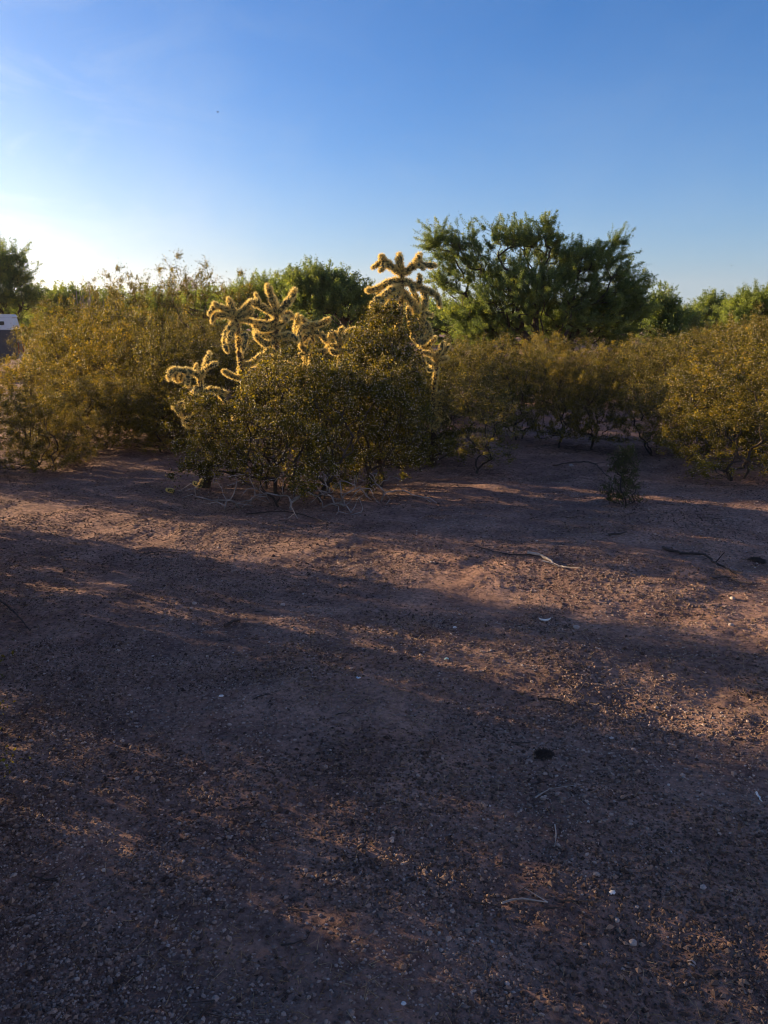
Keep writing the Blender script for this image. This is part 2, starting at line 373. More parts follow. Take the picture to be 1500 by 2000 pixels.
def bush_parts(root, rng, T, nleaf, nfluff, leafL=(.016, .028), spread=.045, base_r=.07, seg=.07, rtip=.0016, nbase=7, wpath=.3, woodmat='twig', leafmat='creosote', flufR=(.0036, .0062)):
    bases = [(rng.normal() * base_r, rng.normal() * base_r, -.03) for _ in range(nbase)]
    P, par, R, tips = grow(bases, T, rng, seg=seg, wpath=wpath, rtip=rtip, jit=.2)
    k = np.where(par >= 0)[0]; mb = MB(); big = R[k] > .006
    tubes(mb, P[par[k[big]]], P[k[big]], R[par[k[big]]] * .92, R[k[big]], 6)
    tubes(mb, P[par[k[~big]]], P[k[~big]], np.minimum(R[par[k[~big]]], R[k[~big]] * 1.3), R[k[~big]], 3)
    # fine twiglets on thin wood
    thin = k[R[k] < rtip * 3.2]
    q = rng.choice(thin, size=min(len(thin) * 2, 5000)); a = P[q]; b = a + norm(rng.normal(size=(len(q), 3)) + [0, 0, .6]) * rng.uniform(.04, .10, (len(q), 1))
    tubes(mb, a, b, np.full(len(q), rtip * .8), np.full(len(q), rtip * .4), 3)
    mb.build('branches', M[woodmat], root)
    wq = rng.random(len(q))**2.2 + .02; cluster = rng.choice(len(q), size=nleaf, p=wq / wq.sum()); t = rng.random((nleaf, 1))
    C = a[cluster] * (1 - t) + b[cluster] * t + rng.normal(size=(nleaf, 3)) * spread * rng.choice([.28, .45, 1.0], size=(nleaf, 1))
    C = C[C[:, 2] > .02]
    cr = rng.random(len(q))[cluster][:len(C)]
    lf = MB(); leaves(lf, C, rng, leafL, .6, rnd=np.clip(cr * .5 + rng.random(len(C)) * .5, 0, 1)); lf.build('foliage', M[leafmat], root)
    if nfluff:
        j = rng.choice(len(C), size=nfluff); fl = MB()
        blobs(fl, C[j] + rng.normal(size=(nfluff, 3)) * .012, rng.uniform(flufR[0], flufR[1], nfluff), rng, .2, 1, 'oct')
        fl.build('seed_capsules', M['fluff'], root, kind='stuff')
    return P, par, R

VARS = []
VSPEC = [(.80, .80, .14, 1.35, 32000, 4200), (.95, .85, .08, 1.20, 36000, 4600), (.65, .65, .20, 1.55, 27000, 3400), (1.0, .9, .12, 1.45, 40000, 4800), (.42, .42, .5, 1.9, 6500, 900), (.6, .6, .3, 1.5, 11000, 1500)]
def variant(i):
    return VARS[i]
def make_bush(i):
    rng = np.random.default_rng(100 + i); rx, ry, z0, z1, nl, nf = VSPEC[i]
    r = empty('creosote_bush'); T = crown_pts(rng, 420, rx, ry, z0, z1) if i < 4 else crown_pts(rng, 70 if i == 4 else 150, rx, ry, z0, z1, 22, 1.2)
    P, *_ = bush_parts(r, rng, T, nl, nf, flufR=(.0038, .0062)); VH[i] = float(np.quantile(P[:, 2], .99)) + .05; return r
VH = {}
used = {}
def put_bush(i, x, y, label, rz=0., s=1., top=1.4, group=None, cat='bush'):
    if i not in used: used[i] = make_bush(i); o = used[i]; used[(i, 'n')] = 1
    else: o = copy_tree(used[i])
    for key in ('label', 'category', 'group', 'kind'):
        if key in o: del o[key]
    o.location = (x, y, gz(x, y) - .01); o.rotation_euler = (0, 0, rz); o.scale = (s, s, top / VH[i])
    tag(o, label, cat, group); return o

def top_(py, Y): return EYE + (622 - py) * Y / 1617.0
def X_(px, Y): return pt(px, 622, Y)[0]

# the wide bush in the middle of the photo
rng = np.random.default_rng(7)
b = gp(610, 965); cb = empty('creosote_bush', (b[0], b[1], gz(b[0], b[1])))
tag(cb, 'wide dense creosote bush mid-clearing, bare grey twigs trailing at its foot', 'bush')
T = np.vstack([crown_pts(rng, 950, 1.08, .80, .12, 1.10, 30, .75) , crown_pts(rng, 200, .6, .5, .3, 1.02, 6, .5) + [.55, .1, .0], crown_pts(rng, 120, .35, .4, .2, .85, 4, .5) + [-.95, -.1, 0]])
bush_parts(cb, rng, T, 78000, 11000, leafL=(.015, .026), spread=.04, base_r=.22, nbase=16, flufR=(.0042, .0072))
# bare grey twigs trailing round the foot
rng = np.random.default_rng(8)
for bx_, by_ in ((-.6, -.45), (-.15, -.6), (.3, -.5), (.6, -.3)):
    th = rng.uniform(math.pi * .95, math.pi * 2.1, 30); rr = rng.uniform(.15, .55, 30)
    T = np.stack([bx_ + np.cos(th) * rr, by_ + np.sin(th) * rr * .8, rng.uniform(.01, .34, 30)], 1)
    P, par, R, tips = grow([(bx_, by_, -.02)], T, rng, seg=.05, wpath=.2, rtip=.0023, jit=.38)
    k = np.where(par >= 0)[0]; mb = MB(); tubes(mb, P[par[k]], P[k], np.minimum(R[par[k]], R[k] * 1.2), R[k], 5); mb.build('bare_twigs', M['greytwig'], cb)

# the bush in front of the tall cactus
rng = np.random.default_rng(11)
x, y = X_(757, 7.9), 7.9; o = empty('creosote_bush', (x, y, gz(x, y)))
tag(o, 'tall narrow creosote bush standing right in front of the tallest cactus trunk', 'bush')
bush_parts(o, rng, crown_pts(rng, 420, .40, .40, .3, 1.58, 8, .4), 30000, 4800, leafL=(.015, .026), flufR=(.0042, .0072))

GR = 'creosote bushes in the scrub'
near = [  # variant, px, Y, rz, s, top pixel row, label
    (5, 955, 8.4, .6, .80, 745, 'small open creosote bush right of the middle one, dark bare stems at its base'),
    (1, 850, 9.4, 2.1, .9, 705, 'creosote bush behind the right end of the middle one, below the small right cactus arms'),
    (0, 1020, 10.9, 1.1, .75, 672, 'creosote bush under the left half of the big mesquite tree'),
    (2, 1115, 10.3, 4.0, .62, 690, 'creosote bush with a dark splayed base, left neighbour of the pale-stemmed one'),
    (2, 1180, 10.1, 2.5, .60, 680, 'creosote bush on a narrow clump of pale upright stems'),
    (5, 1285, 9.9, 3.0, .9, 740, 'creosote bush behind the tiny sapling, low leafy base'),
    (3, 1465, 8.3, .9, 1.0, 660, 'largest golden creosote bush at the right edge, dark crooked stems'),
    (1, 1385, 10.0, 5.1, .85, 705, 'creosote bush filling the gap behind and left of the right-edge bush'),
    (1, 38, 8.6, 1.9, .72, 752, 'low creosote bush at the left edge with white seed dots and dark stems'),
    (0, 115, 9.1, 4.4, .5, 790, 'very small creosote bush beside the low left-edge one'),
    (1, 300, 9.9, 1.3, .72, 745, 'low creosote bush in the shade, touching the left side of the small front cactus'),
    (3, 190, 10.1, 5.3, .78, 730, 'low rounded creosote bush in front of the broad left-hand one'),
    (3, 225, 11.4, 2.2, 1.0, 640, 'broad creosote bush with deep shade beneath it, left of the front cactus'),
    (0, 45, 10.6, .2, .95, 700, 'creosote bush below the parked pickup truck'),
    (1, 330, 10.4, 3.7, .95, 640, 'creosote bush directly behind the small front cactus'),
    (2, 430, 10.4, .9, .9, 655, 'upright creosote bush behind the left arms of the middle cactus'),
    (3, 690, 9.6, 2.9, .85, 690, 'creosote bush between the middle cactus and the tallest one'),
]
for i, px, Y, rz, s, tp, lab in near:
    put_bush(i, X_(px, Y), Y, lab, rz, s, top_(tp, Y), GR)
mid = [(4, 372, 12.6, 1.3, .9, 507, 'tallest creosote sprig poking into the sky over the far hill'),
       (4, 303, 13.5, 3.3, .9, 530, 'creosote bush with thin tips against the pale sky, just left of the tallest sprig'),
       (4, 245, 14.0, 2.0, .9, 528, 'creosote bush with ragged separate tips in front of the sun glow'),
       (4, 208, 15.0, 5.0, .9, 540, 'creosote bush at the left end of the ragged skyline sprigs'),
       (0, 130, 15.5, .4, 1.1, 592, 'creosote bush right of the left-hand dark tree'),
       (4, 455, 13.2, 4.2, 1.0, 532, 'creosote bush with airy top rising behind the left cactus arms')]
for i, px, Y, rz, s, tp, lab in mid:
    put_bush(i, X_(px, Y), Y, lab, rz, s, top_(tp, Y), GR)
rng = np.random.default_rng(31)
back_label = {0: 'creosote bush lost in the far scrub left of the cacti', 1: 'creosote bush lost in the far scrub behind the cacti', 2: 'creosote bush lost in the far scrub around the foot of the big tree', 3: 'creosote bush lost in the far scrub at the right edge'}
for px, Y in [(150, 13), (225, 12.8), (290, 12.2), (110, 20), (190, 19), (280, 18), (350, 16), (410, 18), (500, 13), (560, 11.5), (620, 13), (520, 17), (600, 19), (680, 16), (640, 11.4), (90, 14),
              (740, 12), (720, 19), (800, 14), (880, 13), (945, 14.5), (1010, 15.2), (900, 16.5), (990, 17), (1090, 16), (1160, 15.5), (1235, 15), (1100, 18), (1200, 18), (1290, 16),
              (1330, 12.3), (1400, 13), (1480, 12.5), (1350, 20), (1420, 17), (1490, 16), (1380, 24), (1460, 22), (1300, 22), (1560, 13), (1570, 9.5), (1560, 17)]:
    zone = 0 if px < 440 else 1 if px < 790 else 2 if px < 1300 else 3
    s = rng.uniform(.9, 1.12); v = int(rng.integers(0, 4))
    tp = {0: 615, 1: 648, 2: 668, 3: 655}[zone] + rng.uniform(-26, 20) - (20 if px > 1440 else 0)
    put_bush(v, X_(px, Y), Y, back_label[zone], rng.uniform(0, 6), s * (.8 if px < 100 else 1), top_(tp, Y), GR + ' (far)')
# just outside the left edge: they shade the foreground
for i, x, y, rz, s, tp in [(2, -3.62, 6.44, 1, .60, 1.7), (1, -3.55, 6.2, 1, .52, 1.0), (1, -3.05, 5.3, 3, .46, .95), (2, -4.4, 6.95, 4, .6, 1.9), (2, -4.58, 8.5, 4, .40, 1.85), (2, -4.63, 4.98, 4, .5, 2.3), (2, -4.9, 5.7, 1, .5, 2.2), (1, -2.95, 4.95, 2, .42, 1.4), (3, -3.75, 5.05, 0, .42, 1.7), (2, -2.62, 4.2, 2, .6, 1.3), (1, -2.8, 4.55, 0, .5, .9), (1, -1.72, 2.0, 1, .52, .85), (1, -2.45, 2.7, 1, .5, 1.3), (2, -2.9, 3.3, 0, .5, 1.6), (1, -1.62, 1.15, 3, .5, .9), (2, -3.3, 4.5, 2, .5, 1.6), (0, -1.95, 3.03, 3, .2, .8), (3, -1.85, 2.12, 3, .6, 1.3), (0, -2.6, 2.5, 4, .55, 1.5),
                           (1, -2.0, 1.0, 4, .7, 1.3), (3, -3.2, 1.9, 5, .7, 1.7), (3, -5.3, 9.5, 2, .6, 1.75), (0, -6.4, 10.0, 3, .6, 1.9)]:
    ra = math.radians(3.0); x, y = .3 + (x - .3) * math.cos(ra) - (y - 3.5) * math.sin(ra), 3.5 + (x - .3) * math.sin(ra) + (y - 3.5) * math.cos(ra)
    put_bush(i, x, y, 'creosote bush just past the left edge, its shadow lying over the near gravel', rz, s, tp, 'creosote bushes past the left edge')

# tiny sapling in front of the right-hand bushes
rng = np.random.default_rng(41); g = gp(1215, 985); o = empty('creosote_sapling', (g[0], g[1], gz(g[0], g[1])))
tag(o, 'knee-high dark green sapling alone on the gravel at the right', 'sapling')
h = rng.random(170)**1.3; th = rng.uniform(0, 6.28, 170)
T = np.stack([np.cos(th) * .13 * (1.0 - h * .75), np.sin(th) * .13 * (1.0 - h * .75), .03 + .46 * h], 1)
M['sapling'] = leaf_mat('sapling_leaf', [(0, (.028, .034, .010)), (.6, (.065, .072, .018)), (1, (.15, .14, .03))], .3, .5)
bush_parts(o, rng, T + rng.normal(size=T.shape) * [.022, .022, .012] * (T[:, 2:3] > .05), 5200, 60, leafmat='sapling', leafL=(.012, .018), spread=.02, base_r=.02, seg=.04, nbase=4, rtip=.0012)

# ------------------------------------------------------------------ cholla cacti
def spines(mb, path, rad, rng, per_m, L=(.018, .032)):
    seg = np.linalg.norm(np.diff(path, axis=0), axis=1); tot = seg.sum(); n = int(per_m * tot)
    cum = np.concatenate([[0], np.cumsum(seg)]); na = max(6, n // 9); t = np.sort(rng.uniform(0, tot, na))
    i = np.clip(np.searchsorted(cum, t) - 1, 0, len(seg) - 1); u = ((t - cum[i]) / seg[i])[:, None]
    c = path[i] * (1 - u) + path[i + 1] * u; r = rad[i] * (1 - u[:, 0]) + rad[i + 1] * u[:, 0]
    d = norm(path[i + 1] - path[i]); o_ = norm(np.cross(d, rng.normal(size=(na, 3))))
    c, r, d, o_ = (np.repeat(q, 9, 0) for q in (c, r, d, o_)); n = len(c)
    dir_ = norm(o_ + rng.normal(size=(n, 3)) * .45 + d * .2)
    # tip cap
    m = max(30, int(per_m * .03)); dt = norm(path[-1] - path[-2]); dc = norm(rng.normal(size=(m, 3)) * .8 + dt)
    c = np.vstack([c + o_ * r[:, None] * .9, path[-1] + dc * rad[-1] * .8]); dir_ = np.vstack([dir_, norm(dc + rng.normal(size=(m, 3)) * .3)]); n = n + m
    ln = rng.uniform(L[0] * .7, L[1], n)[:, None]; w = norm(np.cross(dir_, rng.normal(size=(n, 3)))) * .0022
    V = np.stack([c - w, c + w, c + dir_ * ln], 1).reshape(-1, 3)
    mb.add(V, np.arange(3 * n).reshape(n, 3), np.repeat(rng.random(n), 3))
def cholla(label, base, trunk, arms, Y0, seed, r=.021, rt=.04, dens=7500, name='cholla_cactus', group=None, extra=8):
    """trunk and arms as photo-plane paths (px, py, depth offset in metres)"""
    rng = np.random.default_rng(seed); B = np.array(base, float)
    root = empty(name, (B[0], B[1], B[2])); tag(root, label, 'cactus', group)
    def W_(p): return pt(p[0], p[1], Y0 + (p[2] if len(p) > 2 else 0)) - B
    path = resample([np.zeros(3) - [0, 0, .03]] + [W_(p) for p in trunk], .03)
    rad = np.linspace(rt, r * 1.15, len(path)); mb = MB(); sweep(mb, path, rad, 9, rng.random(), True, .25, rng)
    tr = mb.build('trunk', M['cholla_trunk'], root)
    mb = MB(); half = len(path) // 3; spines(mb, path[half:], rad[half:], rng, dens * .8); mb.build('spines', M['spine'], tr, kind='stuff')
    for _ in range(extra):
        k0 = int(rng.uniform(.35, .72) * len(path)); q0 = path[k0]; a_ = rng.uniform(0, 6.283); L_ = rng.uniform(.12, .26); h = np.array([math.cos(a_), math.sin(a_), 0]); dz = rng.uniform(-.7, .6)
        p = resample([q0, q0 + h * L_ * .5 + [0, 0, .03], q0 + h * L_ * .95 + [0, 0, dz * L_]], .015); rr = r * 1.2 * (0.62 + .38 * np.sin(np.linspace(.25, 2.75, len(p))))
        mb = MB(); sweep(mb, p, rr, 9, rng.random(), True, .35, rng); am = mb.build('arm', M['cholla'], root)
        mb = MB(); spines(mb, p, rr, rng, dens, (.018, .034)); mb.build('spines', M['spine'], am, kind='stuff')
    for a in arms:
        k = 1.0
        if isinstance(a[0], (int, float)) and not isinstance(a[0], tuple): k = a[0]; a = a[1:]
        p = resample([W_(q) for q in a], .015); n = len(p)
        rr = r * 1.3 * k * (0.62 + .38 * np.sin(np.clip(np.linspace(.25, 2.75, n), 0, math.pi)))
        # swollen joints
        rr = rr * (1 + .16 * np.sin(np.linspace(0, n * .015 / .12 * 6.28, n)))
        mb = MB(); sweep(mb, p, rr, 9, rng.random(), True, .35, rng)
        am = mb.build('arm', M['cholla'], root)
        mb = MB(); spines(mb, p, rr, rng, dens * k, (.020 * k, .038 * k)); mb.build('spines', M['spine'], am, kind='stuff')
    return root

# small front cactus, left end of the middle bush
g = gp(402, 952)
cholla('small golden-spined cactus at the left end of the middle bush, trunk bare near the ground', (g[0], g[1], gz(g[0], g[1])),
       [(408, 900), (398, 850), (388, 800), (392, 765), (390, 735)],
       [((392, 738), (378, 728, -.03), (358, 724, -.05), (340, 722, -.05)), ((342, 722, -.05), (332, 728, -.08), (330, 738, -.1)), (.9, (345, 724, -.05), (340, 736, -.02), (345, 743, 0)),
        (.9, (366, 726, -.05), (368, 740, -.06), (366, 752, -.06)), (.9, (356, 730, 0), (352, 738, .02), (352, 742, .03)),
        ((390, 738), (398, 722, .02), (404, 706, .03), (408, 692, .03)), (.8, (396, 724), (408, 716, -.05), (422, 710, -.06)), (.8, (386, 732), (382, 722, .05), (383, 714, .06)),
        ((390, 762), (378, 768, -.05), (368, 778, -.07), (364, 792, -.08)), (.9, (384, 755), (380, 770, -.1), (382, 785, -.13)), ((394, 768), (410, 762, .05), (424, 764, .08), (438, 766, .08)),
        (.9, (366, 786), (352, 790, 0), (340, 795, 0)), (.8, (345, 793), (348, 803, 0), (354, 812, -.02)), (.9, (388, 805), (372, 818, -.08), (360, 822, -.12)), (.8, (380, 775), (384, 792, -.14), (380, 806, -.15)),
        (.9, (424, 764, .08), (434, 775, .06), (440, 790, .05))], float(g[1]), 51, r=.017, rt=.045, dens=5600, extra=5)

# middle cactus with spread arms above the bush
xm = X_(541, 8.9)
cholla('middle cactus with a fan of thick arms spread like fingers above the bush', (xm, 8.9, gz(xm, 8.9)),
       [(545, 800), (540, 740), (538, 700), (540, 650), (541, 612)],
       [(1.05, (541, 615), (533, 590), (527, 572, -.02), (523, 560, -.03)), (1.05, (542, 612), (556, 597), (567, 584), (575, 568, .02)), ((540, 618), (524, 607), (507, 597), (489, 589, -.03)),
        (.9, (541, 612), (538, 595, .15), (534, 582, .22)), ((538, 627), (522, 633), (508, 632), (494, 628, -.05)), ((538, 640), (522, 643, -.04), (508, 641, -.06), (497, 636, -.06)),
        ((540, 652), (524, 656), (510, 655, .03), (499, 650, .03)), ((536, 668), (520, 672, -.1), (508, 664, -.12), (500, 655, -.13)), ((543, 640), (550, 630, -.06), (560, 622, -.08)),
        ((541, 660), (556, 656, -.05), (572, 657, -.08), (580, 664, -.08)), ((540, 630), (552, 618, .12), (562, 612, .15), (570, 618, .18)), (.9, (540, 690), (528, 684, -.1), (518, 690, -.15)),
        (.9, (541, 690), (556, 690, -.1), (566, 680, -.15)), (.8, (505, 592, -.02), (502, 582, .05), (500, 576, .06))], 8.9, 52, r=.0225, rt=.06)
xm = X_(463, 8.7)
cholla('low cactus clump with five stubby arms, left of the middle cactus', (xm, 8.7, gz(xm, 8.7)),
       [(480, 800), (474, 740), (468, 690), (464, 640), (461, 618)],
       [((460, 618), (453, 600), (447, 586)), ((460, 620), (446, 607), (430, 600), (420, 594, -.04)), ((458, 620), (444, 617), (430, 615), (421, 613)), (.8, (422, 596), (414, 604, -.03), (409, 612, -.04)),
        ((462, 616), (474, 606), (484, 597, -.02), (488, 590, -.03)), ((464, 620), (476, 617), (487, 612), (491, 606)), ((456, 630), (448, 640, -.05), (442, 652, -.06), (438, 664, -.06)),
        ((458, 640), (452, 652, -.1), (446, 664, -.12)), (.9, (464, 622), (478, 625, .03), (492, 628, .05)), (.8, (420, 614), (416, 622), (414, 628)), (.8, (440, 660), (438, 672, -.08), (444, 686, -.08)),
        (.8, (464, 660), (478, 654, -.1), (480, 664, -.12), (474, 684, -.12))], 8.7, 53, r=.020, rt=.045)
xm = X_(608, 9.2)
cholla('grey-green cactus with drooping arms, right of the middle cactus', (xm, 9.2, gz(xm, 9.2)),
       [(606, 800), (607, 740), (609, 690), (609, 655), (609, 634)],
       [((609, 636), (600, 638), (588, 640), (578, 647)), ((610, 635), (622, 634), (632, 630), (641, 624)), ((609, 650), (600, 655, -.05), (592, 664, -.06)), ((611, 648), (622, 650), (632, 658), (636, 666)),
        ((608, 680), (598, 684, -.08), (588, 677, -.1)), (.9, (610, 636), (594, 628, .1), (588, 620, .12)), (1.1, (578, 650), (580, 632, .05), (581, 618, .06)), (.9, (612, 680), (624, 690, -.05), (636, 684, -.05)),
        (.9, (586, 640), (584, 655, -.1), (588, 670, -.12)), (.8, (600, 690, -.05), (602, 680, -.1), (606, 668, -.1)), (.8, (578, 700, .0), (590, 690, -.05), (600, 688, -.08))], 9.2, 54, r=.020, rt=.045)
xm = X_(664, 9.3)
cholla('lowest grey cactus with arched arms, far right of the middle cactus group', (xm, 9.3, gz(xm, 9.3)),
       [(660, 800), (662, 740), (664, 700), (664, 672)],
       [((664, 676), (672, 660), (682, 646), (696, 644)), (.9, (664, 674), (655, 656), (648, 650), (640, 666)), ((662, 680), (650, 676), (640, 678)), ((664, 690), (676, 684), (686, 686), (694, 680)),
        (.9, (668, 664), (662, 650, .05), (668, 642, .06)), (.9, (664, 682), (656, 690, -.08), (646, 684, -.1)), (.9, (682, 648), (686, 660, -.03), (684, 672, -.04))], 9.3, 55, r=.019, rt=.04)
# tall cactus
xm = X_(786, 9.0)
cholla('tallest cactus, its spiny crown of arms standing against the sky beside the big tree', (xm, 9.0, gz(xm, 9.0)),
       [(782, 840), (778, 760), (776, 700), (778, 640), (783, 590), (785, 555), (784, 535)],
       [(1.15, (784, 535), (782, 522), (780, 510, -.03), (780, 500, -.04)), (1.15, (783, 534), (772, 527), (758, 516), (746, 505)), ((748, 506), (745, 502, -.02), (744, 501, -.03)), (.85, (746, 508), (738, 517), (729, 522)),
        (.85, (750, 512, -.02), (747, 524, -.06), (743, 528, -.08)), (1.15, (787, 534), (800, 526), (812, 514), (819, 500)), (.9, (814, 508), (822, 514), (832, 518), (850, 519)), (.8, (812, 512), (818, 518, -.06), (826, 524, -.08)),
        (1.1, (784, 548), (768, 549), (752, 556), (738, 563)), (.95, (740, 562), (732, 566), (718, 567)), (1.1, (788, 550), (800, 552), (810, 558), (818, 562)), (.8, (804, 553), (806, 562, -.05), (808, 568, -.07)),
        ((816, 560), (830, 565), (842, 571), (853, 576)), (.9, (818, 558), (820, 548, -.02), (819, 539, -.02)), (.85, (852, 576), (857, 586), (859, 597)), ((826, 566), (830, 580), (830, 594), (826, 606)),
        (1.15, (782, 562), (768, 566, -.08), (754, 574, -.14), (746, 584, -.18)), (1.1, (784, 568), (774, 580, -.1), (762, 592, -.14), (755, 602, -.16)), (.9, (746, 582, -.18), (734, 586, -.2), (726, 598, -.2)),
        (.9, (748, 584, -.18), (742, 598, -.22), (740, 612, -.24)), (.9, (736, 586, -.2), (732, 600, -.2), (734, 616, -.2)), (1.25, (785, 570), (798, 584), (810, 600), (818, 618)),
        ((800, 588), (806, 604, .05), (804, 630, .05), (806, 655, .06)), ((818, 616), (826, 632, .03), (824, 650, .03), (822, 668, .02)), (.9, (818, 615), (830, 630), (838, 642), (841, 656)),
        (.9, (820, 618), (832, 612), (842, 615)), ((806, 652, .05), (812, 664), (824, 668), (836, 660)), (.9, (804, 560, .05), (810, 576, .12), (816, 590, .16)), (.9, (798, 610, -.03), (799, 622, -.06), (797, 604, -.1))],
       9.0, 56, r=.0225, rt=.06)
xm = X_(852, 9.1)
cholla('short cactus of pale upright fingers at the foot of the tallest cactus, right side', (xm, 9.1, gz(xm, 9.1)),
       [(846, 820), (848, 760), (852, 720), (852, 700)],
       [(.9, (852, 700), (858, 688), (866, 672)), (.8, (856, 698), (866, 690), (876, 676)), (.8, (852, 698), (860, 684, -.1), (864, 670, -.15)), ((850, 704), (842, 690), (830, 680), (820, 674)),
        (.9, (848, 700), (838, 692, -.1), (828, 688, -.14)), (.9, (850, 712), (840, 708, -.1), (834, 700, -.15)), (.9, (853, 706), (864, 703, -.05), (872, 700, -.08)), (.8, (834, 680), (842, 668, -.05), (850, 660, -.06)),
        (.8, (846, 716), (842, 724, -.1), (836, 720, -.14))], 9.1, 57, r=.018, rt=.035)
# fallen joints by the small cactus trunk
for px, py, sd_, lab in [(387, 952, 61, 'fallen cactus joint lit gold at the foot of the small front cactus'), (340, 962, 62, 'dark fallen cactus joint on the dirt, left of the lit one')]:
    g = gp(px, py); rng = np.random.default_rng(sd_); r_ = empty('fallen_cactus_joint', (g[0], g[1], gz(g[0], g[1]) + .02)); tag(r_, lab, 'cactus piece')
    for q in range(3 if sd_ == 61 else 1):
        a = rng.uniform(0, 6.28); p = resample([(0, 0, 0), (.03 * math.cos(a), .03 * math.sin(a), .012), (.06 * math.cos(a), .06 * math.sin(a), .02 + .02 * q)], .01)
        rr = np.full(len(p), .014); mb = MB(); sweep(mb, p, rr, 8, .5, True, .3, rng); am = mb.build('joint', M['cholla'], r_)
        mb = MB(); spines(mb, p, rr, rng, 5500, (.012, .022)); mb.build('spines', M['spine'], am, kind='stuff')

# ------------------------------------------------------------------ trees
def tree(name, label, base, lobes, nT, nleaf, seed, leafL, leafmat='mesquite', spread=.16, nbase=3, rtip=.004, cat='tree', group=None, seg=.25, Wd=.3, droop=.35, wisps=None, bark='bark', stemw=.45):
    """lobes: (cx, cz, rx, rz) in metres from the base in the view plane, ry taken from rx; uneven clusters inside each"""
    rng = np.random.default_rng(seed); root = empty(name, base); tag(root, label, cat, group); T = []
    area = np.array([l[2] * l[3] for l in lobes]); cn = (area / area.sum() * nT).astype(int) + 2
    for (cx, cz, rx, rz, *ryy), c in zip(lobes, cn):
        ry = ryy[0] if ryy else rx * .8; v = norm(rng.normal(size=(c, 3))) * (rng.random((c, 1))**.5) * rng.uniform(.85, 1.2, (c, 1))
        T.append(v * [rx, ry, rz] + [cx, rng.normal() * ry * .35, cz])
    T = np.concatenate(T); T = T[T[:, 2] > .15]
    bases = [(rng.normal() * .12, rng.normal() * .12, -.05) for _ in range(nbase)]
    P, par, R, tips = grow(bases, T, rng, seg=seg, wpath=stemw, rtip=rtip, jit=.18, expo=.5)
    k = np.where(par >= 0)[0]; big = R[k] > .03; mb = MB()
    tubes(mb, P[par[k[big]]], P[k[big]], R[par[k[big]]] * .95, R[k[big]], 8); mb.build('trunk', M[bark], root, smooth=True)
    mb = MB(); tubes(mb, P[par[k[~big]]], P[k[~big]], np.minimum(R[par[k[~big]]], R[k[~big]] * 1.3), R[k[~big]], 4)
    thin = k[R[k] < rtip * 2.6]; q = rng.choice(thin, size=min(14000, len(thin) * 3)); a = P[q]
    outw = norm(a - np.array([0, 0, np.mean(T[:, 2]) * .6]))
    b = a + norm(rng.normal(size=(len(q), 3)) * .7 + outw * .9 + [.12, 0, .35]) * rng.uniform(.3, 1.0, (len(q), 1))**1.4 * spread * 3.6
    tubes(mb, a, b, np.full(len(q), rtip * .8), np.full(len(q), rtip * .35), 3)
    mb.build('limbs', M[bark], root)
    keep = rng.random(len(q))**1.0 + .05; pr = keep / keep.sum()
    ci = rng.choice(len(q), size=nleaf, p=pr); t = rng.random((nleaf, 1))**.7
    C = a[ci] * (1 - t) + b[ci] * t + rng.normal(size=(nleaf, 3)) * spread * .17
    dirs = norm(b - a)[ci]
    tone = rng.random(len(q))[ci]
    mb = MB(); leaves(mb, C, rng, leafL, Wd, droop, dirs * .8, rnd=np.clip(tone * .6 + rng.random(nleaf) * .4, 0, 1)); mb.build('crown', M[leafmat], root)
    return root

Yt = 20.0; mpx = Yt / 1617.0
def lob(px, py, rx, ry, Y=Yt, bx=1040, dz=0.0, thick=None):
    m = Y / 1617.0; z = EYE + (622 - py) * m
    t = [(px - bx) * m, z, rx * m, ry * m]
    if thick: t.append(thick)
    return tuple(t)
big_tree = tree('mesquite_tree', 'big dark green mesquite tree rising above the scrub, right of the tallest cactus', (X_(1040, Yt), Yt, 0),
     [lob(880, 475, 55, 38), lob(835, 475, 25, 14), lob(930, 520, 70, 45), lob(985, 460, 55, 30), lob(1040, 550, 90, 50), lob(1090, 630, 120, 45), lob(960, 620, 80, 45), lob(1180, 600, 70, 50), lob(1050, 480, 55, 45), lob(1062, 445, 15, 22), lob(1110, 510, 60, 40), lob(1150, 530, 70, 45), lob(1190, 472, 22, 8), lob(1165, 490, 25, 16),
      lob(1215, 570, 55, 45), lob(1245, 600, 35, 30), lob(1000, 570, 110, 45), lob(1120, 600, 110, 50), lob(920, 610, 60, 40), lob(875, 545, 40, 30), lob(960, 650, 70, 30), lob(1200, 650, 60, 30)],
     1900, 620000, 71, (.024, .052), spread=.15, nbase=6, rtip=.004, stemw=.3)
big_tree.scale = (.97, .97, .945)
# distance, base px, lobes
tree('mesquite_tree', 'dark leafy tree with wispy top at the left edge behind the pickup truck', (X_(0, 30), 30, 0),
     [lob(-30, 560, 70, 55, 30, 0), lob(10, 530, 35, 35, 30, 0), lob(45, 560, 28, 30, 30, 0), lob(0, 600, 70, 30, 30, 0), lob(60, 590, 15, 18, 30, 0), lob(-90, 560, 60, 60, 30, 0)],
     500, 90000, 72, (.055, .11), spread=.26, nbase=4, rtip=.007)
tree('palo_verde_tree', 'rounded dark green tree behind the cacti, left of the tallest one', (X_(660, 26), 26, 0),
     [lob(615, 580, 55, 35, 26, 660), lob(600, 560, 30, 22, 26, 660), lob(660, 595, 60, 35, 26, 660), lob(705, 600, 35, 30, 26, 660), lob(640, 570, 30, 20, 26, 660)],
     420, 100000, 73, (.05, .09), 'mesquite', spread=.22, nbase=4, rtip=.006)
